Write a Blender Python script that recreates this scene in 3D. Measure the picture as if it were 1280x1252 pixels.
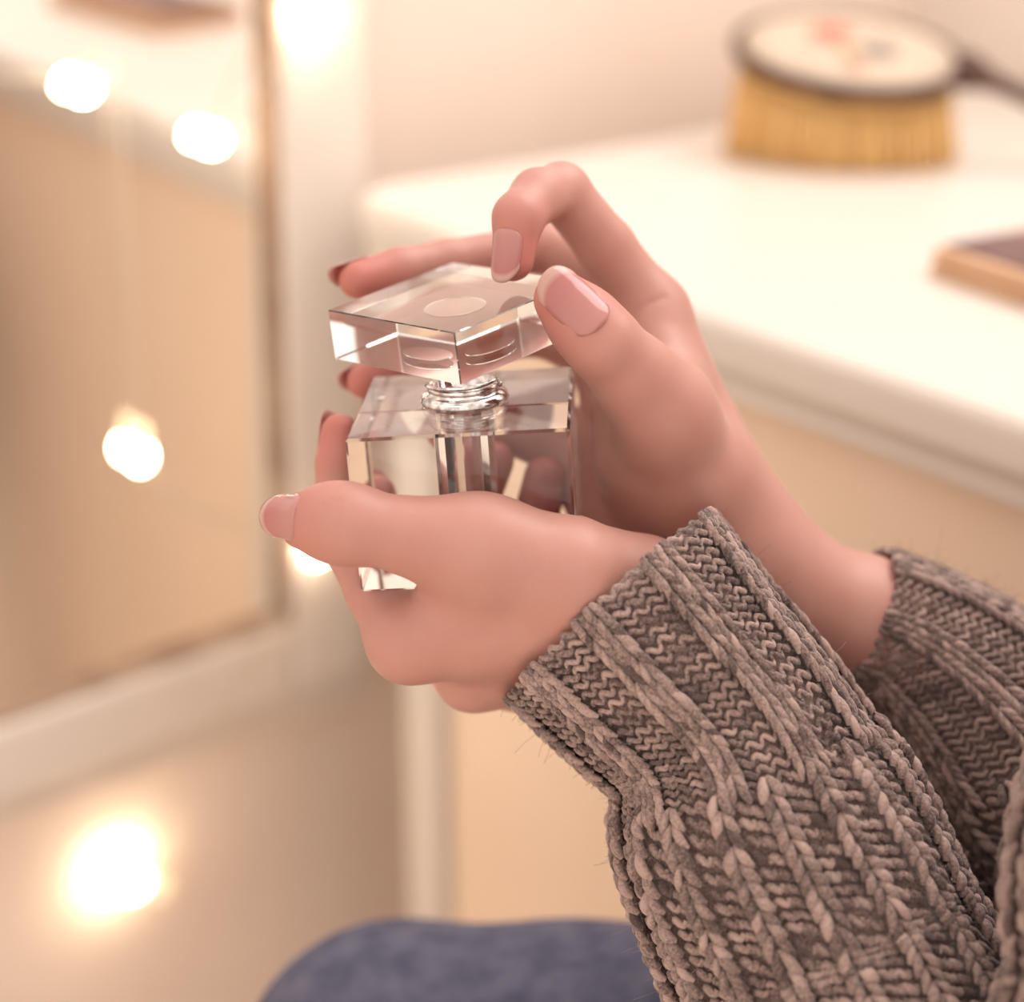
import bpy, bmesh, math, random
import numpy as np
from mathutils import Vector, Matrix

for o in list(bpy.data.objects): bpy.data.objects.remove(o, do_unlink=True)
S = bpy.context.scene
COL = S.collection
random.seed(7); RNG = np.random.default_rng(11)

# ------------------------------------------------------------------ camera
FPX = 2200.0; PITCH = math.radians(23.0); CAMZ = 0.957
CAM = np.array([0, 0, CAMZ])
FW = np.array([0, math.cos(PITCH), -math.sin(PITCH)]); UP = np.array([0, math.sin(PITCH), math.cos(PITCH)]); RT = np.array([1., 0, 0])
def P(x, y, D):                       # a point of the place, measured from the camera's position at distance D
    return CAM + D * ((x - 640) / FPX * RT - (y - 626) / FPX * UP + FW)
cd = bpy.data.cameras.new('camera'); cam = bpy.data.objects.new('camera', cd); COL.objects.link(cam)
cam.location = CAM; cam.rotation_euler = (math.pi / 2 - PITCH, 0, 0)
cd.sensor_width = 36; cd.lens = FPX / 1280 * 36; cd.clip_start = 0.02
cd.dof.use_dof = True; cd.dof.focus_distance = 0.497; cd.dof.aperture_fstop = 3.9
S.camera = cam

# ------------------------------------------------------------------ world, lights, exposure
S.view_settings.view_transform = 'Standard'; S.view_settings.look = 'None'
S.view_settings.gamma = 1; S.view_settings.use_curve_mapping = False
S.view_settings.exposure = 0.33
S.cycles.use_denoising = True; S.cycles.max_bounces = 24; S.cycles.transmission_bounces = 24
S.cycles.glossy_bounces = 8; S.cycles.sample_clamp_indirect = 6
W = bpy.data.worlds.new('world'); S.world = W; W.use_nodes = True
W.node_tree.nodes['Background'].inputs[0].default_value = (1.0, 0.86, 0.76, 1)
W.node_tree.nodes['Background'].inputs[1].default_value = 1.12
def area(name, loc, target, size, power, col):
    l = bpy.data.lights.new(name, 'AREA'); l.shape = 'RECTANGLE'; l.size, l.size_y = size; l.energy = power; l.color = col
    o = bpy.data.objects.new(name, l); COL.objects.link(o); o.location = loc
    o.rotation_euler = (Vector(target) - Vector(loc)).to_track_quat('-Z', 'Y').to_euler()
    return o
# ------------------------------------------------------------------ room frame: b along the mirror wall, a towards it
TH = math.radians(37.68); A = np.array([-math.sin(TH), math.cos(TH), 0]); B = np.array([math.cos(TH), math.sin(TH), 0])
C0 = np.array([-0.0966, 0.95595, 0.0]); ZT = 0.7368
def L(b, a, z): return C0 + b * B + a * A + np.array([0, 0, z])
def Ldir(b, a, z): return b * B + a * A + np.array([0, 0, z])

area('window_right_offscreen', (0.75, 1.05, 2.05), (0.0, 0.5, 0.75), (1.3, 1.0), 14, (1.0, 0.95, 0.93))

# ------------------------------------------------------------------ helpers
def tag(o, label=None, cat=None, group=None, kind=None):
    if label: o['label'] = label
    if cat: o['category'] = cat
    if group: o['group'] = group
    if kind: o['kind'] = kind
    return o
def link(o, parent=None):
    COL.objects.link(o)
    if parent is not None: o.parent = parent; o.matrix_parent_inverse = Matrix.Translation(-Vector(parent.location)) if parent.parent is None else Matrix.Identity(4)
    return o
def empty(name, loc):
    o = bpy.data.objects.new(name, None); COL.objects.link(o); o.location = loc; o.empty_display_size = 0.02
    return o
def mesh_obj(name, V, F, mat, parent=None, smooth=True, attrs=None):
    me = bpy.data.meshes.new(name); V = np.asarray(V, np.float32)
    F = np.asarray(F, np.int32) if not isinstance(F, list) else F
    if isinstance(F, list): me.from_pydata(V.tolist(), [], F)
    else:
        n, k = F.shape
        me.vertices.add(len(V)); me.vertices.foreach_set('co', V.ravel())
        me.loops.add(n * k); me.loops.foreach_set('vertex_index', F.ravel())
        me.polygons.add(n); me.polygons.foreach_set('loop_start', np.arange(n, dtype=np.int32) * k)
        try: me.polygons.foreach_set('loop_total', np.full(n, k, np.int32))
        except Exception: pass
        me.update(calc_edges=True); me.validate()
    for nm, arr in (attrs or {}).items():
        at = me.attributes.new(nm, 'FLOAT', 'POINT'); at.data.foreach_set('value', np.asarray(arr, np.float32))
    me.polygons.foreach_set('use_smooth', [smooth] * len(me.polygons)); me.update()
    if mat: me.materials.append(mat)
    o = bpy.data.objects.new(name, me); link(o, parent); return o
def bm_obj(name, bm, mat, parent=None, smooth=False):
    me = bpy.data.meshes.new(name); bm.normal_update(); bm.to_mesh(me); bm.free()
    for p in me.polygons: p.use_smooth = smooth
    if mat: me.materials.append(mat)
    o = bpy.data.objects.new(name, me); link(o, parent); return o
def to3(M, t): return Matrix([[*M[0], t[0]], [*M[1], t[1]], [*M[2], t[2]], [0, 0, 0, 1]])
ROOM = np.stack([B, A, [0, 0, 1.]], 1)
def room_box(name, b0, b1, a0, a1, z0, z1, mat, parent=None, bev=0.002, seg=2):
    bm = bmesh.new(); bmesh.ops.create_cube(bm, size=1)
    c = L((b0 + b1) / 2, (a0 + a1) / 2, (z0 + z1) / 2)
    bmesh.ops.scale(bm, vec=(b1 - b0, a1 - a0, z1 - z0), verts=bm.verts)
    if bev: bmesh.ops.bevel(bm, geom=bm.edges[:], offset=bev, segments=seg, affect='EDGES', profile=0.5)
    bmesh.ops.transform(bm, matrix=to3(ROOM, c), verts=bm.verts)
    return bm_obj(name, bm, mat, parent, smooth=False)
def lathe(profile, n, M=np.eye(3), t=(0, 0, 0), closed=False):
    pr = np.array(profile, float); th = np.linspace(0, 2 * np.pi, n, endpoint=False)
    V = np.stack([pr[:, None, 0] * np.cos(th), pr[:, None, 0] * np.sin(th), np.repeat(pr[:, 1:2], n, 1)], -1)
    m = len(pr); F = []
    for i in range(m - 1 if not closed else m):
        j = (i + 1) % m
        for k in range(n): F.append((i * n + k, i * n + (k + 1) % n, j * n + (k + 1) % n, j * n + k))
    V = V.reshape(-1, 3)
    if not closed:
        F.append(tuple(range(n))[::-1]); F.append(tuple((m - 1) * n + k for k in range(n)))
    return V @ np.array(M).T + np.array(t), F
def catmull(pts, step):
    pts = np.array(pts, float); ext = np.vstack([2 * pts[0] - pts[1], pts, 2 * pts[-1] - pts[-2]]); out = []
    for i in range(1, len(ext) - 2):
        p0, p1, p2, p3 = ext[i - 1:i + 3]; n = max(2, int(np.linalg.norm((p2 - p1)[:3]) / step))
        t = np.linspace(0, 1, n, endpoint=False)[:, None]
        out.append(0.5 * ((2 * p1) + (-p0 + p2) * t + (2 * p0 - 5 * p1 + 4 * p2 - p3) * t ** 2 + (-p0 + 3 * p1 - 3 * p2 + p3) * t ** 3))
    return np.vstack(out + [pts[-1:]])
def tube(path, r, n=8):
    path = np.asarray(path, float); m = len(path); r = np.broadcast_to(np.asarray(r, float), (m,))
    T = np.gradient(path, axis=0); T /= np.linalg.norm(T, axis=1)[:, None] + 1e-12
    n1 = np.cross(T[0], [0.3, 0.5, 0.81]); n1 /= np.linalg.norm(n1); N1 = [n1]
    for i in range(1, m):
        v = N1[-1] - T[i] * (N1[-1] @ T[i]); N1.append(v / np.linalg.norm(v))
    N1 = np.array(N1); N2 = np.cross(T, N1); th = np.linspace(0, 2 * np.pi, n, endpoint=False)
    V = path[:, None] + r[:, None, None] * (np.cos(th)[None, :, None] * N1[:, None] + np.sin(th)[None, :, None] * N2[:, None])
    F = [(i * n + k, i * n + (k + 1) % n, (i + 1) * n + (k + 1) % n, (i + 1) * n + k) for i in range(m - 1) for k in range(n)]
    F.append(tuple(range(n))[::-1]); F.append(tuple((m - 1) * n + k for k in range(n)))
    return V.reshape(-1, 3), F
def merge(parts):
    V, F, o = [], [], 0
    for v, f in parts:
        V.append(v); F += [tuple(i + o for i in q) for q in f]; o += len(v)
    return np.vstack(V), F

# ------------------------------------------------------------------ materials
def mat(name, col=(0.8, 0.8, 0.8), rough=0.5, metal=0.0, **kw):
    m = bpy.data.materials.new(name); m.use_nodes = True; b = m.node_tree.nodes['Principled BSDF']
    b.inputs['Base Color'].default_value = (*col, 1); b.inputs['Roughness'].default_value = rough; b.inputs['Metallic'].default_value = metal
    for k, v in kw.items(): b.inputs[k.replace('_', ' ')].default_value = v
    return m
def nd(m, t, **kw):
    n = m.node_tree.nodes.new(t)
    for k, v in kw.items(): setattr(n, k, v)
    return n
def noise_col(m, c1, c2, scale, detail=3, lo=0.35, hi=0.65, bump=0.0, bdist=0.001):
    nt = m.node_tree; b = nt.nodes['Principled BSDF']
    tc = nd(m, 'ShaderNodeTexCoord'); no = nd(m, 'ShaderNodeTexNoise'); no.inputs['Scale'].default_value = scale; no.inputs['Detail'].default_value = detail
    nt.links.new(tc.outputs['Object'], no.inputs['Vector'])
    cr = nd(m, 'ShaderNodeValToRGB'); cr.color_ramp.elements[0].position = lo; cr.color_ramp.elements[1].position = hi
    cr.color_ramp.elements[0].color = (*c1, 1); cr.color_ramp.elements[1].color = (*c2, 1)
    nt.links.new(no.outputs['Fac'], cr.inputs['Fac']); nt.links.new(cr.outputs['Color'], b.inputs['Base Color'])
    if bump:
        bp = nd(m, 'ShaderNodeBump'); bp.inputs['Strength'].default_value = bump; bp.inputs['Distance'].default_value = bdist
        nt.links.new(no.outputs['Fac'], bp.inputs['Height']); nt.links.new(bp.outputs['Normal'], b.inputs['Normal'])
    return m
M_wall = noise_col(mat('wall_paint', rough=0.6), (0.87, 0.74, 0.65), (0.91, 0.78, 0.69), 6)
M_wallr = noise_col(mat('wall_paint_white', rough=0.7), (0.85, 0.77, 0.71), (0.89, 0.81, 0.75), 6)
M_floor = noise_col(mat('floor_wood', rough=0.5), (0.74, 0.60, 0.46), (0.80, 0.66, 0.52), 9)
M_white = noise_col(mat('painted_wood', rough=0.35), (0.80, 0.72, 0.655), (0.84, 0.765, 0.70), 12)
M_top = noise_col(mat('tabletop_lacquer', rough=0.3), (0.72, 0.66, 0.60), (0.76, 0.70, 0.64), 5)
M_front = noise_col(mat('cream_front', rough=0.45), (0.86, 0.67, 0.51), (0.90, 0.71, 0.55), 5)
M_bead = noise_col(mat('aged_brown_bead', rough=0.45), (0.30, 0.19, 0.13), (0.50, 0.36, 0.26), 40)
M_mirror = mat('silvered_glass', (0.93, 0.90, 0.86), 0.02, 1.0)
M_wire = mat('clear_wire', (0.75, 0.66, 0.55), 0.4)
def emis(name, col, s):
    m = mat(name, col, 0.4); b = m.node_tree.nodes['Principled BSDF']
    b.inputs['Emission Color'].default_value = (*col, 1); b.inputs['Emission Strength'].default_value = s
    return m
M_bulb = emis('lit_bulb', (1.0, 0.82, 0.58), 26)
M_sock = mat('bulb_socket', (0.9, 0.85, 0.75), 0.3, Transmission_Weight=0.6)
M_glass = mat('crystal', (1, 1, 1), 0.0, Transmission_Weight=1.0, IOR=1.5)
M_silver = noise_col(mat('silver', rough=0.06, metal=1.0), (0.40, 0.37, 0.36), (0.95, 0.93, 0.92), 420)
M_denim = noise_col(mat('denim', rough=0.9), (0.055, 0.060, 0.105), (0.125, 0.125, 0.18), 90, 6, 0.3, 0.7, 0.3, 0.002)

# skin: base colour with blush at fingertips and knuckles (attribute), fine relief, subsurface
M_skin = mat('skin', (0.78, 0.47, 0.38), 0.46)
nt = M_skin.node_tree; b = nt.nodes['Principled BSDF']
b.inputs['Subsurface Weight'].default_value = 0.45; b.inputs['Subsurface Radius'].default_value = (1.0, 0.35, 0.2); b.inputs['Subsurface Scale'].default_value = 0.0025
at = nd(M_skin, 'ShaderNodeAttribute', attribute_name='blush')
mx = nd(M_skin, 'ShaderNodeMix', data_type='RGBA')
tc = nd(M_skin, 'ShaderNodeTexCoord'); no = nd(M_skin, 'ShaderNodeTexNoise'); no.inputs['Scale'].default_value = 60; no.inputs['Detail'].default_value = 4
mo = nd(M_skin, 'ShaderNodeMix', data_type='RGBA'); mo.inputs[6].default_value = (0.55, 0.30, 0.248, 1); mo.inputs[7].default_value = (0.47, 0.22, 0.178, 1)
nt.links.new(tc.outputs['Object'], no.inputs['Vector']); nt.links.new(no.outputs['Fac'], mo.inputs[0])
nt.links.new(at.outputs['Fac'], mx.inputs[0]); nt.links.new(mo.outputs[2], mx.inputs[6]); mx.inputs[7].default_value = (0.50, 0.14, 0.115, 1)
nt.links.new(mx.outputs[2], b.inputs['Base Color'])
n2 = nd(M_skin, 'ShaderNodeTexVoronoi'); n2.inputs['Scale'].default_value = 1400
bp = nd(M_skin, 'ShaderNodeBump'); bp.inputs['Strength'].default_value = 0.12; bp.inputs['Distance'].default_value = 0.0003
nt.links.new(tc.outputs['Object'], n2.inputs['Vector']); nt.links.new(n2.outputs['Distance'], bp.inputs['Height']); nt.links.new(bp.outputs['Normal'], b.inputs['Normal'])
# nails: pink plate, paler free edge along the plate's own length
M_nail = mat('nail', (0.8, 0.5, 0.45), 0.18); nt = M_nail.node_tree; b = nt.nodes['Principled BSDF']
at = nd(M_nail, 'ShaderNodeAttribute', attribute_name='along'); cr = nd(M_nail, 'ShaderNodeValToRGB')
e = cr.color_ramp.elements; e[0].position = 0.0; e[0].color = (0.48, 0.22, 0.20, 1); e[1].position = 0.82; e[1].color = (0.42, 0.15, 0.145, 1)
x = e.new(0.90); x.color = (0.52, 0.32, 0.275, 1)
nt.links.new(at.outputs['Fac'], cr.inputs['Fac']); nt.links.new(cr.outputs['Color'], b.inputs['Base Color'])
b.inputs['Subsurface Weight'].default_value = 0.3; b.inputs['Subsurface Scale'].default_value = 0.002; b.inputs['Coat Weight'].default_value = 0.3
# marled wool
def wool(name, dark, light, scale=1300):
    m = mat(name, rough=0.95); nt = m.node_tree; b = nt.nodes['Principled BSDF']
    at = nd(m, 'ShaderNodeAttribute', attribute_name='tone'); tc = nd(m, 'ShaderNodeTexCoord')
    no = nd(m, 'ShaderNodeTexNoise'); no.inputs['Scale'].default_value = scale; no.inputs['Detail'].default_value = 2
    nt.links.new(tc.outputs['Object'], no.inputs['Vector'])
    ad = nd(m, 'ShaderNodeMath', operation='MULTIPLY_ADD'); ad.inputs[1].default_value = 0.9
    nt.links.new(no.outputs['Fac'], ad.inputs[0]); nt.links.new(at.outputs['Fac'], ad.inputs[2])
    cr = nd(m, 'ShaderNodeValToRGB'); cr.color_ramp.elements[0].position = 0.45; cr.color_ramp.elements[1].position = 1.1 if False else 1.0
    cr.color_ramp.elements[0].color = (*dark, 1); cr.color_ramp.elements[1].color = (*light, 1)
    nt.links.new(ad.outputs[0], cr.inputs['Fac']); nt.links.new(cr.outputs['Color'], b.inputs['Base Color'])
    b.inputs['Sheen Weight'].default_value = 0.25; b.inputs['Sheen Roughness'].default_value = 0.5
    bp = nd(m, 'ShaderNodeBump'); bp.inputs['Strength'].default_value = 0.5; bp.inputs['Distance'].default_value = 0.0006
    nt.links.new(no.outputs['Fac'], bp.inputs['Height']); nt.links.new(bp.outputs['Normal'], b.inputs['Normal'])
    return m
M_wool = wool('marled_wool', (0.085, 0.054, 0.048), (0.44, 0.31, 0.272))

# ------------------------------------------------------------------ the setting
tag(room_box('floor', -2.2, 0.7, -1.6, 0.20, -0.05, 0.0, M_floor, bev=0), kind='structure')
tag(room_box('wall_back', -2.2, 0.7, 0.075, 0.20, 0.0, 1.10, M_wall, bev=0), kind='structure')
tag(room_box('wall_right', 0.56, 0.70, -1.6, 0.075, 0.0, 1.10, M_wallr, bev=0), kind='structure')
tag(room_box('trim_1', -2.2, 0.045, 0.048, 0.075, 0.385, 0.412, M_white, bev=0.006, seg=3), kind='structure')

# mirror with a wide white frame on the back wall
MB0, MB1, MZ0, MZ1 = -0.46, -0.025, 0.467, 0.99
mir = empty('mirror', L((MB0 + MB1) / 2, 0.05, 0.415)); tag(mir, 'large wall mirror in a wide white painted frame with a brown inner bead', 'mirror')
gl = room_box('mirror_glass', MB0, MB1, 0.040, 0.046, MZ0, MZ1, M_mirror, mir, bev=0)
def glass_off(b_, z): return (MB1 - b_) * math.tan(math.radians(2.7)) + (z - MZ0) * math.tan(math.radians(2.6))
room_box('frame_stile', MB1, 0.035, 0.028, 0.074, 0.415, MZ1 + 0.06, M_white, mir, bev=0.006, seg=3)
room_box('frame_stile', MB0 - 0.06, MB0, 0.028, 0.074, 0.415, MZ1 + 0.06, M_white, mir, bev=0.006, seg=3)
room_box('frame_rail', MB0, MB1, 0.028, 0.074, 0.415, MZ0, M_white, mir, bev=0.006, seg=3)
room_box('frame_rail', MB0, MB1, 0.028, 0.074, MZ1, MZ1 + 0.06, M_white, mir, bev=0.006, seg=3)
room_box('bead', MB1 - 0.003, MB1 + 0.001, 0.030, 0.041, MZ0, MZ1, M_bead, mir, bev=0.002)
room_box('bead', MB0, MB1, 0.030, 0.041, MZ0 - 0.001, MZ0 + 0.003, M_bead, mir, bev=0.002)

for ob in mir.children:                    # the whole mirror leans out a little from the wall
    for vv in ob.data.vertices:
        q = np.array(vv.co) - C0; vv.co = Vector(np.array(vv.co) - A * glass_off(q @ B, q[2]))
# dressing table
tab = empty('dressing_table', L(0.27, -0.32, 0)); tag(tab, 'cream painted dressing table with a thick pale top and rounded corner', 'table')
bm = bmesh.new(); rc = 0.035; prof = []
for k in range(9):
    t = math.pi / 2 * k / 8; prof.append((rc - rc * math.cos(t), -rc + rc * math.sin(t)))
prof += [(0.54, 0.0), (0.54, -0.66), (0.0, -0.66)]
vs = [bm.verts.new(L(b_, a_, ZT - 0.026)) for b_, a_ in prof]; f = bm.faces.new(vs)
r = bmesh.ops.extrude_face_region(bm, geom=[f]); bmesh.ops.translate(bm, vec=(0, 0, 0.026), verts=[v for v in r['geom'] if isinstance(v, bmesh.types.BMVert)])
bmesh.ops.recalc_face_normals(bm, faces=bm.faces)
ed = [e_ for e_ in bm.edges if abs(e_.verts[0].co.z - e_.verts[1].co.z) < 1e-6]
bmesh.ops.bevel(bm, geom=ed, offset=0.008, segments=4, affect='EDGES', profile=0.5)
bm_obj('tabletop', bm, M_top, tab, smooth=False)
room_box('moulding', 0.010, 0.53, -0.65, -0.012, ZT - 0.040, ZT - 0.026, M_top, tab, bev=0.003)
room_box('front_panel', 0.028, 0.045, -0.63, -0.06, 0.03, ZT - 0.040, M_front, tab, bev=0.002)
room_box('side_panel', 0.045, 0.50, -0.055, -0.035, 0.12, ZT - 0.040, M_front, tab, bev=0.002)
room_box('leg', 0.020, 0.060, -0.058, -0.020, 0.0, ZT - 0.040, M_top, tab, bev=0.004)
room_box('leg', 0.020, 0.060, -0.65, -0.612, 0.0, ZT - 0.040, M_top, tab, bev=0.004)
room_box('leg', 0.48, 0.52, -0.058, -0.020, 0.0, ZT - 0.040, M_top, tab, bev=0.004)
room_box('leg', 0.48, 0.52, -0.65, -0.612, 0.0, ZT - 0.040, M_top, tab, bev=0.004)

# string of lights hung over the mirror
def on_plane(x, y, a):                 # where a line of sight meets the plane a (parallel to the mirror)
    d = P(x, y, 1) - CAM; s = ((C0 + a * A) @ A - CAM @ A) / (d @ A); return CAM + s * d
def on_glass(x, y, a0=0.0325):         # a spot just in front of the mirror glass (or its frame)
    a_ = a0
    for _ in range(4):
        p = on_plane(x, y, a_); a_ = a0 - glass_off((p - C0) @ B, p[2])
    return on_plane(x, y, a_)
pts = [on_glass(-140, 80), on_glass(105, 110), on_glass(265, 175), on_glass(335, 95, 0.0255), on_glass(390, 18, 0.0245)]
strl = empty('string_lights', on_glass(175, 300)); tag(strl, 'string of small warm lit bulbs on thin wire draped in front of the mirror', 'string lights')
w1 = catmull([on_glass(-300, -40)] + pts + [on_glass(470, -120, 0.0255)], 0.004)
w2 = catmull([on_glass(150, 130), on_glass(160, 300), on_glass(172, 470), on_glass(175, 570), on_glass(260, 650, 0.028), on_glass(330, 672, 0.0255), on_glass(388, 690, 0.0255)], 0.004)
w3 = catmull([on_glass(388, 690, 0.0255), on_glass(300, 850, 0.0255), on_plane(215, 1000, 0.035), on_plane(165, 1098, 0.066)], 0.004)
v, f = merge([tube(w, 0.0007, 6) for w in (w1, w2, w3)])
mesh_obj('wire', v, f, M_wire, strl)
bulbs = [((105, 110), None, (135, 88), 1.0), ((265, 175), None, (305, 160), 1.0), ((175, 570), None, (176, 545), 1.0), ((396, 690), -0.0215, (410, 676), 0.85),
         ((390, 18), -0.0190, (375, -6), 1.25), ((158, 1098), 0.062, (215, 1112), 1.7)]
for (x, y), a_, (sx, sy), k in bulbs:
    fn = (lambda u, w: on_glass(u, w)) if a_ is None else (lambda u, w: on_glass(u, w, -a_)) if a_ < 0 else (lambda u, w: on_plane(u, w, a_)); c = fn(x, y); d = fn(sx, sy) - c; d /= np.linalg.norm(d)
    u = np.cross(d, A); u /= np.linalg.norm(u); Mx = np.stack([u, np.cross(d, u), d], 1)
    r0 = 0.0066 * k
    v, f = lathe([(0.0002, -r0 * 1.25), (r0 * 0.55, -r0), (r0 * 0.9, -r0 * 0.5), (r0, 0), (r0 * 0.9, r0 * 0.5), (r0 * 0.6, r0 * 0.95)], 16, Mx, c)
    bo = mesh_obj('bulb', v, f, M_bulb, strl)
    v, f = lathe([(r0 * 0.62, r0 * 0.9), (r0 * 0.7, r0 * 1.0), (r0 * 0.6, r0 * 2.6), (r0 * 0.25, r0 * 2.9)], 14, Mx, c)
    so = mesh_obj('socket', v, f, M_sock); so.parent = bo

# ------------------------------------------------------------------ bottle and stopper
def rotm(yaw, pitch, roll):
    a_, b_, c_ = [math.radians(q) for q in (yaw, pitch, roll)]
    return np.array((Matrix.Rotation(a_, 3, 'Z') @ Matrix.Rotation(b_, 3, 'X') @ Matrix.Rotation(c_, 3, 'Y')))
def crystal(name, w, d, h, M, top, cavity, parent, bev):
    bm = bmesh.new(); bmesh.ops.create_cube(bm, size=1)
    bmesh.ops.scale(bm, vec=(w, d, h), verts=bm.verts); bmesh.ops.translate(bm, vec=(0, 0, -h / 2), verts=bm.verts)
    bmesh.ops.bevel(bm, geom=bm.edges[:], offset=bev, segments=1, affect='EDGES')
    if cavity:
        r_, z0, z1, n = cavity; rings = []
        for z in (z0, z1): rings.append([bm.verts.new((r_ * math.cos(2 * math.pi * k / n), r_ * math.sin(2 * math.pi * k / n), z)) for k in range(n)])
        for k in range(n):   # inner wall, faces turned into the hollow
            fc = bm.faces.new((rings[0][k], rings[1][k], rings[1][(k + 1) % n], rings[0][(k + 1) % n])); fc.smooth = n > 40
        bm.faces.new(rings[0]); bm.faces.new(rings[1][::-1])
    bmesh.ops.transform(bm, matrix=to3(M, top), verts=bm.verts)
    me = bpy.data.meshes.new(name); bm.to_mesh(me); bm.free(); me.materials.append(M_glass)
    return link(bpy.data.objects.new(name, me), parent)
BM = rotm(-2.8, -2.6, -4.0); BT = P(581, 501, 0.515); BW, BD, BH = 0.0625, 0.0623, 0.0461
bot = empty('perfume_bottle', BT - BM @ np.array([0, 0, BH])); tag(bot, 'square clear crystal perfume bottle resting in the palm, its silver neck open', 'bottle')
crystal('body', BW, BD, BH, BM, BT, (0.0088, -0.0440, -0.0006, 20), bot, 0.0008)
v, f = lathe([(0.0090, -0.0002), (0.0126, 0.0), (0.0131, 0.0010), (0.0126, 0.0022), (0.0112, 0.0032), (0.0105, 0.0034), (0.0103, 0.0042), (0.0107, 0.0050), (0.0101, 0.0058),
              (0.0090, 0.0060), (0.0082, 0.0056), (0.0078, 0.002)], 48, BM, BT)
mesh_obj('neck_collar', v, f, M_silver, bot)
parts = []
for turn in range(2):
    th = np.linspace(turn * 3.3, turn * 3.3 + 2.6, 26); pth = np.stack([0.0107 * np.cos(th), 0.0107 * np.sin(th), 0.0045 + 0.0012 * np.linspace(0, 1, 26) + 0.0016 * turn], 1)
    parts.append(tube(pth @ BM.T + BT, 0.0007, 6))
v, f = merge(parts); mesh_obj('screw_thread', v, f, M_silver, bot)
LM = rotm(46.9, -4.7, -4.1); LT = P(567, 369, 0.515)
lid = empty('bottle_stopper', LT - LM @ np.array([0, 0, 0.0152])); tag(lid, 'flat square clear crystal stopper pinched between finger and thumb above the bottle', 'stopper')
crystal('block', 0.0526, 0.0526, 0.0152, LM, LT, (0.0092, -0.0140, -0.0137, 64), lid, 0.0003)

# ------------------------------------------------------------------ hands: distance fields turned into surfaces
def seg(p, a, b, ra, rb):
    ab = b - a; t = np.clip(((p - a) @ ab) / (ab @ ab + 1e-12), 0, 1)
    return np.linalg.norm(p - (a + t[..., None] * ab), axis=-1) - (ra + t * (rb - ra))
def smin(a, b, k):
    h = np.clip(0.5 + 0.5 * (b - a) / k, 0, 1); return b * (1 - h) + a * h - k * h * (1 - h)
def chain(p, J, k):
    d = None
    for (a, ra), (b, rb) in zip(J[:-1], J[1:]):
        s = seg(p, a, b, ra, rb); d = s if d is None else smin(d, s, k)
    return d
def surface_nets(fn, lo, hi, h):
    lo = np.array(lo); n = np.ceil((np.array(hi) - lo) / h).astype(int) + 1
    ax = [lo[i] + h * np.arange(n[i]) for i in range(3)]
    D = np.empty(n, np.float32)
    for i in range(0, n[0], 16):
        X = np.stack(np.meshgrid(ax[0][i:i + 16], ax[1], ax[2], indexing='ij'), -1); D[i:i + 16] = fn(X)
    sg = D < 0
    c = [(i, j, k) for i in (0, 1) for j in (0, 1) for k in (0, 1)]
    sl = lambda o: tuple(slice(o[q], n[q] - 1 + o[q]) for q in range(3))
    cnt = sum(sg[sl(o)].astype(np.int8) for o in c); act = (cnt > 0) & (cnt < 8)
    idx = np.argwhere(act); ids = -np.ones(act.shape, np.int32); ids[act] = np.arange(len(idx))
    acc = np.zeros((len(idx), 3)); m = np.zeros(len(idx))
    for o1 in c:
        for q in range(3):
            if o1[q]: continue
            o2 = list(o1); o2[q] = 1
            d1 = D[tuple((idx + o1).T)]; d2 = D[tuple((idx + o2).T)]; cr_ = (d1 < 0) != (d2 < 0)
            t = np.where(cr_, d1 / (d1 - d2 + 1e-20), 0); pt = np.array(o1, float)[None].repeat(len(idx), 0); pt[:, q] += t
            acc += pt * cr_[:, None]; m += cr_
    V = lo + h * (idx + acc / m[:, None]); F = []
    for q in range(3):
        u, w = (q + 1) % 3, (q + 2) % 3
        s1 = [slice(None)] * 3; s2 = [slice(None)] * 3; s1[q] = slice(0, -1); s2[q] = slice(1, None)
        e_ = np.argwhere(sg[tuple(s1)] != sg[tuple(s2)]); e_ = e_[(e_[:, u] > 0) & (e_[:, w] > 0) & (e_[:, u] < n[u] - 1) & (e_[:, w] < n[w] - 1)]
        ins = sg[tuple(e_.T)]; g = lambda du, dw: ids[tuple((e_ - np.eye(3, dtype=int)[u] * du - np.eye(3, dtype=int)[w] * dw).T)]
        qd = np.stack([g(1, 1), g(0, 1), g(0, 0), g(1, 0)], 1); qd[~ins] = qd[~ins][:, ::-1]; F.append(qd)
    F = np.vstack(F); F = F[(F >= 0).all(1)]
    lab = np.arange(len(V)); E_ = np.vstack([F[:, [0, 1]], F[:, [1, 2]], F[:, [2, 3]], F[:, [3, 0]]])
    while True:            # keep the one connected surface
        l2 = lab.copy(); mn = np.minimum(lab[E_[:, 0]], lab[E_[:, 1]]); np.minimum.at(l2, E_[:, 0], mn); np.minimum.at(l2, E_[:, 1], mn); l2 = l2[l2]; l2 = l2[l2]
        if (l2 == lab).all(): break
        lab = l2
    keep = lab == np.bincount(lab).argmax(); new = np.cumsum(keep) - 1; F = new[F[keep[F[:, 0]]]]; V = V[keep]
    for _ in range(2):     # light smoothing
        s = np.zeros_like(V); k_ = np.zeros(len(V))
        for a_, b_ in ((0, 1), (1, 2), (2, 3), (3, 0)):
            for x_, y_ in ((a_, b_), (b_, a_)):
                for q in range(3): s[:, q] += np.bincount(F[:, x_], V[F[:, y_], q], len(V))
                k_ += np.bincount(F[:, x_], minlength=len(V))
        V = V + 0.5 * (s / np.maximum(k_, 1)[:, None] - V)
    return V, F
def J(*rows): return [(P(x, y, d), r / 1000) for x, y, d, r in rows]

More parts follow.
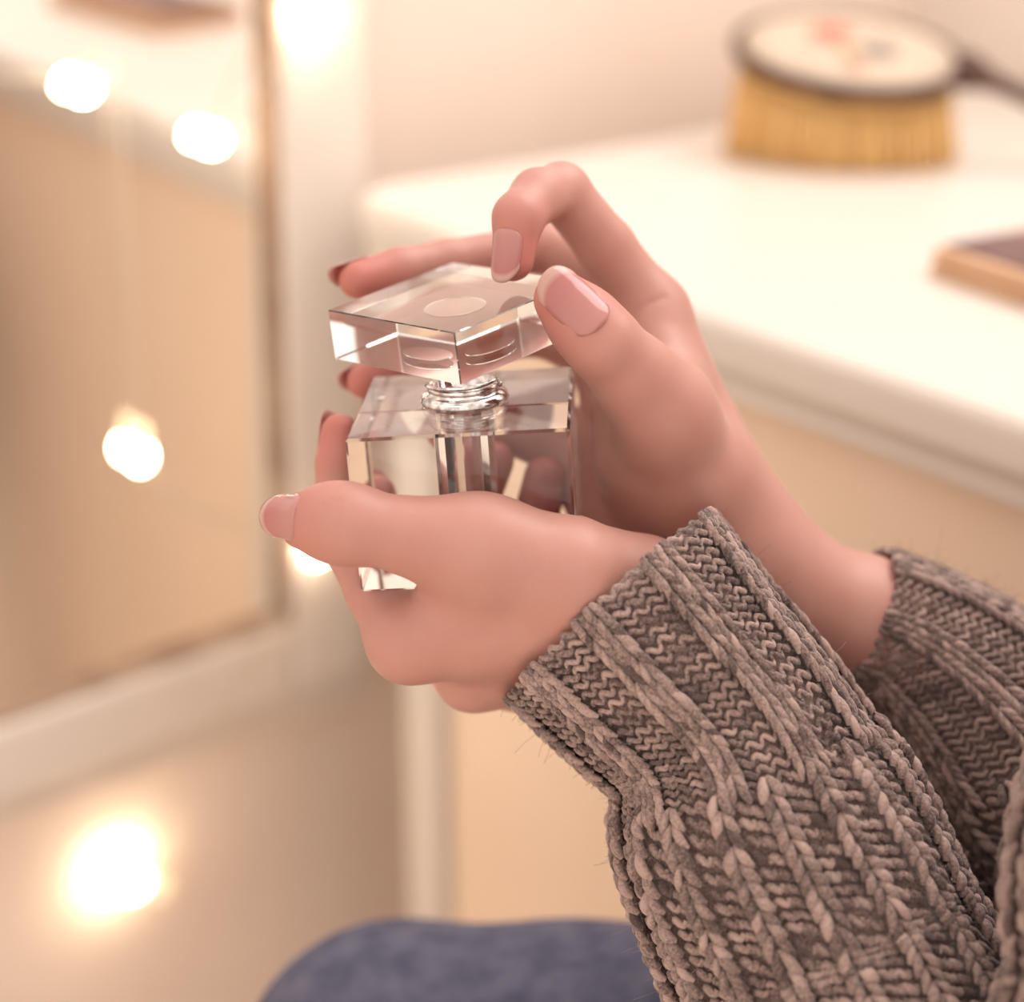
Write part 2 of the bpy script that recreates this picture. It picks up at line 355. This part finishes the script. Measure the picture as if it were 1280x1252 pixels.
LEFT = dict(
    thumb=J((600, 684, .490, 12.6), (515, 670, .486, 10.0), (435, 655, .484, 10.7), (412, 652, .486, 9.9), (384, 650, .493, 8.6)),
    index=J((512, 800, .510, 11.2), (470, 738, .519, 8.8), (434, 676, .527, 8.0), (425, 612, .530, 7.0), (424, 580, .531, 6.9), (425, 541, .532, 5.9)),
    middle=J((592, 838, .530, 11.0), (535, 752, .553, 9.0), (500, 690, .567, 8.6), (478, 640, .573, 7.4), (482, 588, .571, 6.2)),
    ring=J((645, 838, .548, 10.6), (600, 745, .563, 9.0), (562, 686, .571, 8.8), (590, 620, .574, 7.9), (620, 548, .569, 7.0)),
    little=J((695, 820, .560, 9.8), (665, 765, .572, 8.2), (657, 710, .578, 8.0), (668, 640, .576, 7.6), (684, 568, .570, 6.8)))
LEFT_PALM = [J((755, 775, .520, 15), (600, 785, .510, 13.5), (512, 800, .510, 11.5)), J((745, 790, .527, 16), (660, 822, .530, 13.5), (592, 838, .530, 11.2)),
             J((750, 800, .540, 15), (645, 838, .548, 10.8)), J((765, 795, .550, 14), (695, 820, .560, 10)), J((700, 775, .532, 16), (610, 748, .540, 17), (545, 736, .540, 14), (495, 724, .545, 10)), J((690, 775, .550, 15), (630, 735, .558, 14)),
             J((800, 742, .513, 17), (705, 714, .494, 15.5), (600, 684, .490, 12.5)), J((700, 765, .505, 14.5), (560, 770, .505, 9.5)),
             J((795, 778, .527, 20), (905, 910, .519, 22), (1010, 1120, .512, 27))]
RIGHT = dict(
    thumb=J((832, 515, .517, 12.2), (790, 467, .507, 11.2), (752, 427, .499, 10.2), (727, 400, .4985, 9.5), (702, 374, .498, 8.0)),
    index=J((815, 388, .548, 10.0), (757, 308, .541, 8.8), (702, 239, .533, 8.4), (672, 245, .521, 7.9), (648, 272, .511, 7.3), (641, 325, .511, 6.2)),
    middle=J((822, 428, .562, 10.0), (745, 338, .570, 8.8), (678, 310, .575, 8.0), (560, 327, .562, 7.0), (500, 337, .554, 6.8), (447, 350, .546, 5.9)),
    ring=J((775, 518, .574, 9.8), (735, 440, .578, 8.8), (675, 412, .582, 8.6), (562, 430, .574, 7.8), (457, 476, .560, 6.0)),
    little=J((755, 588, .577, 9.2), (718, 550, .577, 8.8), (672, 518, .577, 8.4), (615, 506, .573, 7.6), (565, 512, .569, 6.6)))
RIGHT_PALM = [J((915, 680, .552, 16), (868, 545, .550, 12.5), (815, 388, .549, 10.0)), J((915, 690, .556, 16), (850, 530, .560, 13), (822, 430, .562, 10.2)),
              J((905, 700, .558, 16), (840, 600, .562, 14), (775, 518, .574, 10)), J((885, 700, .560, 15), (790, 655, .563, 15), (748, 590, .575, 11)),
              J((915, 670, .548, 17), (872, 592, .533, 15.5), (832, 515, .518, 12.2)), J((838, 470, .535, 8), (812, 425, .540, 7)),
              J((860, 620, .543, 16), (795, 565, .538, 13), (772, 515, .540, 9)),
              J((925, 708, .553, 18.5), (1000, 745, .556, 19), (1080, 776, .560, 20.5), (1126, 792, .562, 20.5), (1290, 930, .560, 27))]
def hand_fn(fingers, palm, kp, kf):
    def fn(X):
        p = None
        for c_ in palm:
            d = chain(X, c_, 0.004); p = d if p is None else smin(p, d, kp)
        out = p
        for nm, c_ in fingers.items():
            out = np.minimum(out, smin(p, chain(X, c_, 0.0045 if nm == 'thumb' else 0.0025), kf * (1.9 if nm == 'thumb' else 1)))
        for M_, T_, dim in ((BM, BT, (BW, BD, BH)), (LM, LT, (.0526, .0526, .0152))):   # flesh flattens where it meets the crystal
            q = np.abs((X - T_) @ M_ + np.array([0, 0, dim[2] / 2])) - np.array(dim) / 2
            sd = np.linalg.norm(np.maximum(q, 0), axis=-1) + np.minimum(q.max(-1), 0)
            out = -smin(-out, sd - 0.0003, 0.001)
        return out
    return fn
def bounds(fingers, palm, pad=0.004):
    q = np.array([np.r_[p, r] for c_ in list(fingers.values()) + palm[:-1] + [palm[-1][:-1]] for p, r in c_])
    return (q[:, :3] - q[:, 3:]).min(0) - pad, (q[:, :3] + q[:, 3:]).max(0) + pad
def blush(V, fingers):
    out = np.zeros(len(V))
    for nm, c_ in fingers.items():
        out = np.maximum(out, 0.80 * np.exp(-((np.linalg.norm(V - c_[-1][0], axis=1) / 0.016) ** 2)))
        for p, r in c_[1:-1]: out = np.maximum(out, 0.16 * np.exp(-((np.linalg.norm(V - p, axis=1) / 0.013) ** 2)))
    return out
def crease(V, line, depth, width):      # press a fine fold into the skin along a line of points lying on it
    pts = catmull([P(x, y, d) for x, y, d in line], 0.0015); amt = np.zeros(len(V)); near = np.full(len(V), 1.0)
    box = ((V > pts.min(0) - 0.02) & (V < pts.max(0) + 0.02)).all(1); idx = np.where(box)[0]
    Q = V[idx]; ray = (Q - CAM) / np.linalg.norm(Q - CAM, axis=1)[:, None]
    for a_, b_ in zip(pts[:-1], pts[1:]):
        ab = b_ - a_; t = np.clip((Q - a_) @ ab / (ab @ ab), 0, 1); dv = Q - (a_ + t[:, None] * ab)
        along = (dv * ray).sum(1); dist = np.linalg.norm(dv - along[:, None] * ray, axis=1)
        near[idx] = np.minimum(near[idx], np.where(np.abs(along) < 0.014, dist, 1.0))
    amt = depth * np.exp(-(near / width) ** 2)
    n = Q = None
    c_ = V - CAM; c_ /= np.linalg.norm(c_, axis=1)[:, None]
    return V + c_ * amt[:, None]
CREASES = [[[(404, 632, .470), (400, 660, .468), (404, 688, .470)], [(413, 626, .470), (410, 660, .468), (413, 692, .470)], [(424, 628, .469), (421, 660, .468), (424, 690, .470)], [(498, 738, .500), (530, 752, .497), (556, 772, .496)]],
           [[(735, 562, .545), (765, 584, .540), (815, 584, .535)], [(738, 588, .548), (785, 602, .540), (835, 600, .532)], [(765, 548, .545), (790, 556, .537), (830, 552, .525)], [(786, 408, .53), (800, 386, .54), (830, 372, .54)]]]
skinV, skinF, skinB, off = [], [], [], 0
for fingers, palm, cre in ((LEFT, LEFT_PALM, CREASES[0]), (RIGHT, RIGHT_PALM, CREASES[1])):
    lo, hi = bounds(fingers, palm); lo -= 0.004; hi += 0.004
    V, F = surface_nets(hand_fn(fingers, palm, 0.015, 0.007), lo, hi, 0.0010)
    for q in cre: V = crease(V, q, 0.0005, 0.0010)
    skinV.append(V); skinF.append(F + off); skinB.append(blush(V, fingers)); off += len(V)

# sleeves follow these lines (point, radius in mm); the arms run inside them
SL = [(*P(765, 755, .520), .0405), (*P(835, 832, .516), .0375), (*P(905, 912, .514), .0360), (*P(948, 1012, .513), .0425), (*P(1000, 1120, .512), .0450), (*P(1050, 1225, .509), .0460),
      (*P(1180, 1460, .490), .048), (*P(1370, 1700, .455), .050), (*P(1485, 1290, .440), .044), (*P(1530, 1000, .440), .044), (.255, .34, .86, .052), (.33, .30, .92, .06)]
SR = [(*P(1074, 770, .560), .0216), (*P(1126, 792, .562), .0236), (*P(1200, 852, .562), .0300), (*P(1300, 960, .560), .038), (*P(1440, 1085, .555), .043), (*P(1560, 1180, .550), .046),
      (.265, .395, .70, .042), (.32, .36, .80, .048), (.40, .34, .91, .06)]
TORSO = [[((.42, .25, .55), .110), ((.43, .25, .70), .108), ((.38, .28, .86), .08)], [((.44, .28, .56), .110), ((.44, .28, .72), .105), ((.42, .31, .88), .075)]]
def body_fn(X, shrink=0.012, arms=True):
    d = None
    for c_ in TORSO:
        s = chain(X, [(np.array(p), r - shrink) for p, r in c_], 0.03); d = s if d is None else smin(d, s, 0.03)
    if arms:
        for ln in (SL[2:], SR[1:]):
            s = chain(X, [(np.array(q[:3]), q[3] - 0.014) for q in ln], 0.01); d = smin(d, s, 0.02)
    return d
V, F = surface_nets(lambda X: body_fn(X), (0.0, .10, .36), (.60, .58, 1.02), 0.006)
skinV.append(V); skinF.append(F + off); skinB.append(np.zeros(len(V)))
person = empty('person', (.30, .38, 0.0))
tag(person, 'person in a taupe marled rib knit sweater and blue jeans holding a crystal perfume bottle', 'person')
body = mesh_obj('body', np.vstack(skinV), np.vstack(skinF), M_skin, person, attrs={'blush': np.concatenate(skinB)})

def nail(base, tip, nrm, width, length, start, lift, phi, slope=0.0, parent=body, square=0.35, bend=0.10):
    base, tip, nrm = map(np.array, (base, tip, nrm)); ax = tip - base; ax /= np.linalg.norm(ax)
    n = nrm - ax * (nrm @ ax); n /= np.linalg.norm(n); s = np.cross(ax, n); R = width / 2 / math.sin(phi)
    NU, NV = 13, 16; V = []; al = []
    for j in range(NV):
        t = j / (NV - 1); w = (1 - (1 - min(1, t / 0.28)) ** 2) ** 0.5 * (1 - 0.10 * t) if t < 0.28 else 1 - 0.06 * t - 0.10 * max(0, t - 0.6)
        w = max(w, 0.25)
        for i in range(NU):
            u = i / (NU - 1) * 2 - 1; a_ = u * phi * w
            y = start + length * (t + (0.06 * (1 - u * u) * t) - (0.26 * (1 - square) * abs(u) ** 2.6 * t))
            z = lift + slope * max(0.0, -y) - R + R * math.cos(a_) - bend * length * max(0, t - 0.35) ** 2 + (0.0 if t > 0.12 else -0.0005 * (1 - t / 0.12))
            V.append(tip + ax * y + s * (R * math.sin(a_)) + n * z); al.append(t)
    V = np.array(V); Vb = V - n * 0.00055; m = len(V); F = []
    for j in range(NV - 1):
        for i in range(NU - 1):
            q = (j * NU + i, j * NU + i + 1, (j + 1) * NU + i + 1, (j + 1) * NU + i); F.append(q); F.append(tuple(k + m for k in q[::-1]))
    rim = [i for i in range(NU)] + [j * NU + NU - 1 for j in range(1, NV)] + [(NV - 1) * NU + i for i in range(NU - 2, -1, -1)] + [j * NU for j in range(NV - 2, 0, -1)]
    for a_, b_ in zip(rim, rim[1:] + rim[:1]): F.append((b_, a_, a_ + m, b_ + m))
    o = mesh_obj('fingernail', np.vstack([V, Vb]), F, M_nail, attrs={'along': al + al}); o.parent = parent; return o
def cdir(x, y, d): return x * RT - y * UP + d * FW      # right, down, away
def put_nail(h, f, nrm, width, length, start, **kw):      # the plate follows the finger's own taper
    (b_, rb_), (t_, rt_) = h[f][-2:]; sl_ = min(0.20, (rb_ - rt_) / np.linalg.norm(t_ - b_))
    nail(b_, t_, nrm, width, length, start, rt_ + (0.0019 if f == 'thumb' else 0.0009), 0.95, slope=sl_ , **kw)
put_nail(RIGHT, 'index', cdir(-.42, -.10, -.88), .0098, .0148, -.0080, square=0.0)
put_nail(RIGHT, 'thumb', cdir(.10, -.10, -.98), .0138, .0205, -.0130)
put_nail(RIGHT, 'middle', cdir(-.1, -.70, .65), .0095, .0135, -.0070)
put_nail(RIGHT, 'ring', cdir(-.2, -.6, .8), .0092, .0125, -.0065)
put_nail(RIGHT, 'little', cdir(-.2, -.6, .8), .0080, .0110, -.0060)
put_nail(LEFT, 'thumb', cdir(-.72, -.15, -.66), .0130, .0165, -.0080)
put_nail(LEFT, 'index', cdir(-.65, -.1, .75), .0095, .0138, -.0070)
put_nail(LEFT, 'middle', cdir(-.3, -.1, .9), .0095, .0130, -.0065)
put_nail(LEFT, 'ring', cdir(0, -.1, .9), .0092, .0125, -.0065)
put_nail(LEFT, 'little', cdir(.1, -.1, .9), .0080, .0110, -.0060)

# ------------------------------------------------------------------ sweater: ground fabric, then every stitch as yarn
class Sleeve:
    def __init__(s, ctrl, flip):
        c = catmull(ctrl, 0.0015); s.p = c[:, :3]; s.r = c[:, 3]
        T = np.gradient(s.p, axis=0); T /= np.linalg.norm(T, axis=1)[:, None]
        n = UP - T[0] * (UP @ T[0]); n /= np.linalg.norm(n); N = [n]
        for i in range(1, len(T)):
            q = N[-1] - T[i] * (N[-1] @ T[i]); N.append(q / np.linalg.norm(q))
        s.N = np.array(N); s.Bn = np.cross(T, s.N); s.len = np.r_[0, np.cumsum(np.linalg.norm(np.diff(s.p, axis=0), axis=1))]
    def at(s, th, v, h):
        i = lambda a_: np.stack([np.interp(v, s.len, a_[:, q]) for q in range(3)], -1)
        r_ = np.interp(v, s.len, s.r) * (1 + 0.018 * np.sin(2 * th + v * 40) + 0.015 * np.sin(3 * th - v * 65)) + h
        return i(s.p) + r_[..., None] * (np.cos(th)[..., None] * i(s.N) + np.sin(th)[..., None] * i(s.Bn))
NR, NS = 8, 6
def yarn_template(kind):
    t = np.linspace(0, 1, NR)
    if kind == 'k+': x, y, z, r_ = 0.06 + 0.40 * t ** 0.8, -0.62 + 1.15 * t, np.sin(np.pi * t) * 0.9, 0.6 + 0.5 * np.sin(np.pi * t)
    elif kind == 'k-': x, y, z, r_ = -0.06 - 0.40 * t ** 0.8, -0.62 + 1.15 * t, np.sin(np.pi * t) * 0.9, 0.6 + 0.5 * np.sin(np.pi * t)
    else: x, y, z, r_ = -0.55 + 1.1 * t, 0.26 * np.sin(2 * np.pi * t), 0.25 + 0.65 * np.sin(np.pi * t), 0.75 + 0.25 * np.sin(np.pi * t)
    return x, y, z, r_
def stitches(sl, items, kind, yr):
    """items: rows (theta, v, width in rad, height, level); one tube of yarn each, laid on the sleeve"""
    it = np.array(items); n = len(it); x, y, z, r_ = yarn_template(kind)
    jit = np.clip(RNG.normal(0, 0.03, (n, 4)), -0.07, 0.07)
    th = it[:, 0:1] + it[:, 2:3] * (x[None] * (1 + jit[:, :1]) + jit[:, 1:2]); v = it[:, 1:2] + it[:, 3:4] * (y[None] + jit[:, 2:3]); h = it[:, 4:5] + yr * (1.1 * z[None] + jit[:, 3:4] * 3)
    C = sl.at(th, v, h); T = np.gradient(C, axis=1); T /= np.linalg.norm(T, axis=2)[..., None] + 1e-12
    up = sl.at(th, v, h + 0.002) - C; N1 = np.cross(T, up); N1 /= np.linalg.norm(N1, axis=2)[..., None] + 1e-12; N2 = np.cross(T, N1)
    a_ = np.linspace(0, 2 * np.pi, NS, endpoint=False); rr = yr * r_[None, :] * (1 + RNG.normal(0, 0.10, (n, 1)))
    V = C[:, :, None] + rr[:, :, None, None] * (np.cos(a_)[None, None, :, None] * N1[:, :, None] + np.sin(a_)[None, None, :, None] * N2[:, :, None])
    q = np.array([(i * NS + k, i * NS + (k + 1) % NS, (i + 1) * NS + (k + 1) % NS, (i + 1) * NS + k) for i in range(NR - 1) for k in range(NS)])
    F = (q[None] + (np.arange(n) * NR * NS)[:, None, None]).reshape(-1, 4)
    tone = np.repeat(RNG.normal(0.28, 0.14, n), NR * NS)
    return V.reshape(-1, 3), F, tone
sweater_parts = []
def build_sleeve(ctrl, cuff_len, rep_c, rep_b, row_c, row_b, th0, vmax, yr_c, yr_b, sweater):
    sl = Sleeve(ctrl, False); vmax = min(vmax, sl.len[-1])
    # ground tube with a turned-in cuff
    vs = np.r_[[0.022, 0.012, 0.004], np.arange(0.0, sl.len[-1], 0.004)]; hs = np.r_[[-0.0055, -0.005, -0.0042], np.full(len(vs) - 3, -0.0024)]; hs[3] = -0.0030
    th = np.linspace(0, 2 * np.pi, 96, endpoint=False); G = sl.at(np.broadcast_to(th, (len(vs), 96)), np.broadcast_to(vs[:, None], (len(vs), 96)), np.broadcast_to(hs[:, None], (len(vs), 96)))
    F = np.array([(i * 96 + k, (i + 1) * 96 + k, (i + 1) * 96 + (k + 1) % 96, i * 96 + (k + 1) % 96) for i in range(len(vs) - 1) for k in range(96)])
    g = mesh_obj('sleeve', G.reshape(-1, 3), F, M_wool, sweater, attrs={'tone': np.full(len(vs) * 96, 0.28)})
    kit, pit = [], []; w = 2 * np.pi / rep_c / 5
    for i, v in enumerate(np.arange(0.0015, cuff_len, row_c)):
        for c_ in range(rep_c):
            t0 = th0 + c_ * 2 * np.pi / rep_c
            for k in (0, 1): kit.append((t0 + (k + 0.5) * w, v, w, row_c * 1.75, 0.0003 + 0.0005 * min(1, i / 4)))
            for k in (2, 3, 4): pit.append((t0 + (k + 0.5) * w, v + (row_c / 2 if k == 3 else 0) * 0, w, row_c * 1.25, -0.0001 - 0.0011 * min(1, i / 4)))
    kb, pb = [], []; w2 = 2 * np.pi / rep_b / 3.5
    for i, v in enumerate(np.arange(cuff_len + row_b * 0.3, vmax, row_b)):
        for c_ in range(rep_b):
            t0 = th0 + c_ * 2 * np.pi / rep_b
            kb.append((t0 + 0.7 * w2, v, w2 * 1.5, row_b * 1.2, 0.0014))
            for k in (1.4, 2.4):
                pb.append((t0 + (k + 0.5) * w2, v + (0.5 if k > 2 else 0) * row_b, w2 * 0.95, row_b * 1.0, -0.0013))
    out = []
    for items, kind, yr in ((kit, 'k+', yr_c), (kit, 'k-', yr_c), (pit, 'p', yr_c * 0.82), (kb, 'k+', yr_b), (kb, 'k-', yr_b), (pb, 'p', yr_b * 0.86)): out.append(stitches(sl, items, kind, yr))
    # loops around the cuff edge
    o_, V, F, T = 0, [], [], []
    for v_, f_, t_ in out: V.append(v_); F.append(f_ + o_); T.append(t_); o_ += len(v_)
    s = mesh_obj('knit_stitches', np.vstack(V), np.vstack(F), M_wool, attrs={'tone': np.concatenate(T)}); s.parent = g; tag(s, kind='stuff')
    # loose fibres
    n = 16000; th = RNG.uniform(0, 2 * np.pi, n); v = RNG.uniform(0, vmax, n); ln = np.where(RNG.random(n) < 0.12, RNG.uniform(0.003, 0.006, n), RNG.uniform(0.001, 0.0026, n)); NK = 4
    base = sl.at(th, v, np.full(n, 0.001)); out_ = sl.at(th, v, np.full(n, 0.002)) - base; out_ /= np.linalg.norm(out_, axis=1)[:, None]
    rd = RNG.normal(0, 1, (n, 3)); rd2 = RNG.normal(0, 1, (n, 3)); t = np.linspace(0, 1, NK)
    C = base[:, None] + (ln[:, None, None] * (t[None, :, None] * (out_ * 0.6 + rd * 0.5)[:, None] + (t ** 2)[None, :, None] * rd2[:, None] * 0.35))
    a_ = np.linspace(0, 2 * np.pi, 3, endpoint=False); e1 = np.cross(out_, rd); e1 /= np.linalg.norm(e1, axis=1)[:, None]; e2 = np.cross(out_, e1)
    V = C[:, :, None] + 0.000055 * (np.cos(a_)[None, None, :, None] * e1[:, None, None] + np.sin(a_)[None, None, :, None] * e2[:, None, None])
    q = np.array([(i * 3 + k, i * 3 + (k + 1) % 3, (i + 1) * 3 + (k + 1) % 3, (i + 1) * 3 + k) for i in range(NK - 1) for k in range(3)])
    F = (q[None] + (np.arange(n) * NK * 3)[:, None, None]).reshape(-1, 4)
    s = mesh_obj('fuzz', V.reshape(-1, 3), F, M_wool, attrs={'tone': np.full(n * NK * 3, 0.28)}); s.parent = g; tag(s, kind='stuff')
    return g
build_sleeve(SL, 0.062, 10, 18, 0.0030, 0.0043, 0.2, 0.50, 0.00108, 0.00142, person)
build_sleeve(SR, 0.066, 7, 13, 0.0030, 0.0043, 0.5, 0.22, 0.00105, 0.0014, person)
V, F = surface_nets(lambda X: body_fn(X, 0.0, False), (.24, .10, .40), (.60, .60, 1.02), 0.006)
mesh_obj('sweater_body', V, F, M_wool, person, attrs={'tone': np.full(len(V), 0.28)})
# jeans
LEGS = [[(np.array((.40, .27, .50)), .095), (P(1500, 1525, .570), .074), (P(1100, 1440, .605), .074), (P(720, 1392, .632), .064), (P(500, 1360, .645), .0575)], [(P(500, 1360, .645), .0575), (P(490, 1560, .66), .055), (np.array([-.03, .50, .20]), .050), (np.array([-.03, .50, .05]), .05)]]
LEG2 = [[((.42, .28, .50), .088), ((.24, .38, .44), .070), ((.06, .56, .40), .058), ((.035, .58, .37), .056), ((.05, .60, .15), .05), ((.05, .60, .05), .05)]]
def legs_fn(X):
    d = None
    for c_ in LEGS + LEG2:
        s = chain(X, [(np.array(p), r) for p, r in c_], 0.02); d = s if d is None else smin(d, s, 0.015)
    s = chain(X, [(np.array((.42, .25, .52)), .115), (np.array((.44, .30, .50)), .112)], .02)
    return np.maximum(smin(d, s, 0.03), 0.002 - X[..., 2])
V, F = surface_nets(legs_fn, (-.13, .12, -.01), (.60, .70, .70), 0.006)
mesh_obj('jeans', V, F, M_denim, person)

# ------------------------------------------------------------------ hairbrush on the table
hb = empty('hairbrush', L(0.30, -0.12, ZT)); tag(hb, 'vintage hairbrush with floral oval back, dark metal rim and honey bristles on the table', 'hairbrush')
M_rim = noise_col(mat('dark_bronze', rough=0.5, metal=0.2), (0.045, 0.018, 0.012), (0.10, 0.045, 0.03), 60)
M_inlay = noise_col(mat('embroidered_cloth', rough=0.8), (0.54, 0.43, 0.33), (0.62, 0.50, 0.39), 120)
M_brist = noise_col(mat('honey_bristle', rough=0.55), (0.78, 0.47, 0.17), (0.88, 0.58, 0.25), 200)
M_pink = mat('pink_thread', (0.72, 0.25, 0.18), 0.8); M_grey = mat('grey_thread', (0.35, 0.29, 0.26), 0.8); M_green = mat('green_thread', (0.45, 0.42, 0.25), 0.8)
HC = P(1060, 64, 1.022); HZ = HC[2]
HR = np.array(Matrix.Rotation(math.radians(-18), 3, 'Z') @ Matrix.Rotation(math.radians(6), 3, 'Y') @ Matrix.Rotation(math.radians(15), 3, 'X')); hx, hy, hz = HR[:, 0], HR[:, 1], HR[:, 2]
# axis of the oval
ha, hbb = 0.067, 0.052
def oval(ra, rb, zoff, n=72): 
    t = np.linspace(0, 2 * np.pi, n, endpoint=False); return HC + np.outer(ra * np.cos(t), hx) + np.outer(rb * np.sin(t), hy) + hz * zoff
def loft(rings):
    n = len(rings[0]); F = []
    for i in range(len(rings) - 1):
        for k in range(n): F.append((i * n + k, i * n + (k + 1) % n, (i + 1) * n + (k + 1) % n, (i + 1) * n + k))
    F.append(tuple(range(n))[::-1]); F.append(tuple((len(rings) - 1) * n + k for k in range(n))); return np.vstack(rings), F
v, f = loft([oval(ha - .006, hbb - .006, -.008), oval(ha, hbb, -.006), oval(ha + .0015, hbb + .0015, -.002), oval(ha, hbb, .0015), oval(ha - .004, hbb - .004, .002), oval(ha - .0045, hbb - .0045, .0)])
mesh_obj('rim', v, f, M_rim, hb)
v, f = loft([oval(ha - .005, hbb - .005, -.001), oval(ha - .0055, hbb - .0055, .0015), oval(ha * .7, hbb * .7, .003), oval(ha * .3, hbb * .3, .0036)])
inl = mesh_obj('cloth_back', v, f, M_inlay, hb)
def petal(cx_, cy_, ang, ln, wd, m_, nm):
    n = 10; V = []
    for z in (0, .0009):
        for k in range(n):
            t = 2 * math.pi * k / n; lx = ln / 2 * (1 + math.cos(t)); ly = wd / 2 * math.sin(t); ca, sa = math.cos(ang), math.sin(ang)
            V.append(HC + hx * (cx_ + lx * ca - ly * sa) + hy * (cy_ + lx * sa + ly * ca) + hz * (.0034 + z))
    F = [tuple(range(n))[::-1], tuple(range(n, 2 * n))] + [(k, (k + 1) % n, n + (k + 1) % n, n + k) for k in range(n)]
    o = mesh_obj(nm, np.array(V), F, m_); o.parent = inl
for k in range(5): petal(-.012, .012, k * 1.257, .015, .011, M_pink, 'petal')
for k in range(5): petal(.018, .000, k * 1.257 + .4, .013, .009, M_grey, 'petal')
for k in range(3): petal(.004, -.012, k * 2.1 + .2, .012, .005, M_green, 'leaf')
for k in range(4): petal(.008, -.024, k * 1.57, .006, .005, M_pink, 'petal')
hgt = HZ - .008 - ZT
v, f = loft([oval(ha - .006, hbb - .006, -.012), oval(ha - .006, hbb - .006, -.008)])
mesh_obj('bristle_bed', v, f, M_brist, hb)
parts = []
for i in range(-14, 15):
    for j in range(-10, 11):
        x_, y_ = i * .0045, j * .0045
        if (x_ / (ha - .005)) ** 2 + (y_ / (hbb - .006)) ** 2 > 1: continue
        p0 = HC + hx * x_ + hy * y_ - hz * .010; p1 = p0 + hx * x_ * .12 + hy * y_ * .10; p1[2] = ZT + 0.0005
        parts.append(tube(np.linspace(p0, p1, 3) + RNG.normal(0, .0003, (3, 3)) * [[0, 0, 0], [1, 1, 0], [1, 1, 0]], [.0019, .0021, .0024], 6))
v, f = merge(parts); tag(mesh_obj('bristles', v, f, M_brist, hb), kind='stuff')
hp = [HC + hx * (ha - .004), HC + hx * (ha + .012) - np.array([0, 0, .003]), HC + hx * (ha + .045) + np.array([0, 0, -.012]), HC + hx * (ha + .085) + np.array([0, 0, -.022]), HC + hx * (ha + .115) + np.array([0, 0, -.027])]
pth = catmull(hp, .004); rr = np.interp(np.linspace(0, 1, len(pth)), [0, .08, .16, .3, .6, .9, 1], [.011, .011, .006, .0048, .007, .0075, .003])
v, f = tube(pth, rr, 12); mesh_obj('handle', v, f, M_rim, hb)

# flat box on the table
M_tan = noise_col(mat('tan_wood', rough=0.5), (0.62, 0.38, 0.23), (0.70, 0.46, 0.29), 30); M_mauve = noise_col(mat('mauve_panel', rough=0.5), (0.12, 0.055, 0.052), (0.20, 0.10, 0.09), 50)
K0 = P(1160, 338, .806); K0[2] = ZT
kx = P(1280, 388, .76); kx[2] = ZT; kx = kx - K0; kx /= np.linalg.norm(kx); ky = np.array([-kx[1], kx[0], 0])
def kbox(name, x0, x1, y0, y1, z0, z1, m_, parent, bev=.0015):
    bm = bmesh.new(); bmesh.ops.create_cube(bm, size=1); bmesh.ops.scale(bm, vec=(x1 - x0, y1 - y0, z1 - z0), verts=bm.verts); bmesh.ops.bevel(bm, geom=bm.edges[:], offset=bev, segments=2, affect='EDGES')
    c = K0 + kx * (x0 + x1) / 2 + ky * (y0 + y1) / 2 + np.array([0, 0, (z0 + z1) / 2])
    bmesh.ops.transform(bm, matrix=to3(np.stack([kx, ky, [0, 0, 1]], 1), c), verts=bm.verts); return bm_obj(name, bm, m_, parent)
kb_ = empty('keepsake_box', K0 + kx * .06 + ky * .05); tag(kb_, 'flat tan wooden box with a dark mauve panel set in its lid on the table', 'box')
kbox('base', 0, .13, 0, .085, 0, .007, M_tan, kb_); kbox('lid', 0, .13, 0, .085, .0078, .013, M_tan, kb_); 
dk = P(1230, 298, 1) - CAM; KM = CAM + dk * ((ZT + .013 - CAMZ) / dk[2]) - K0; mx0 = KM @ kx
kbox('panel', mx0, .124, .008, .079, .0125, .0142, M_mauve, kb_, .0008)
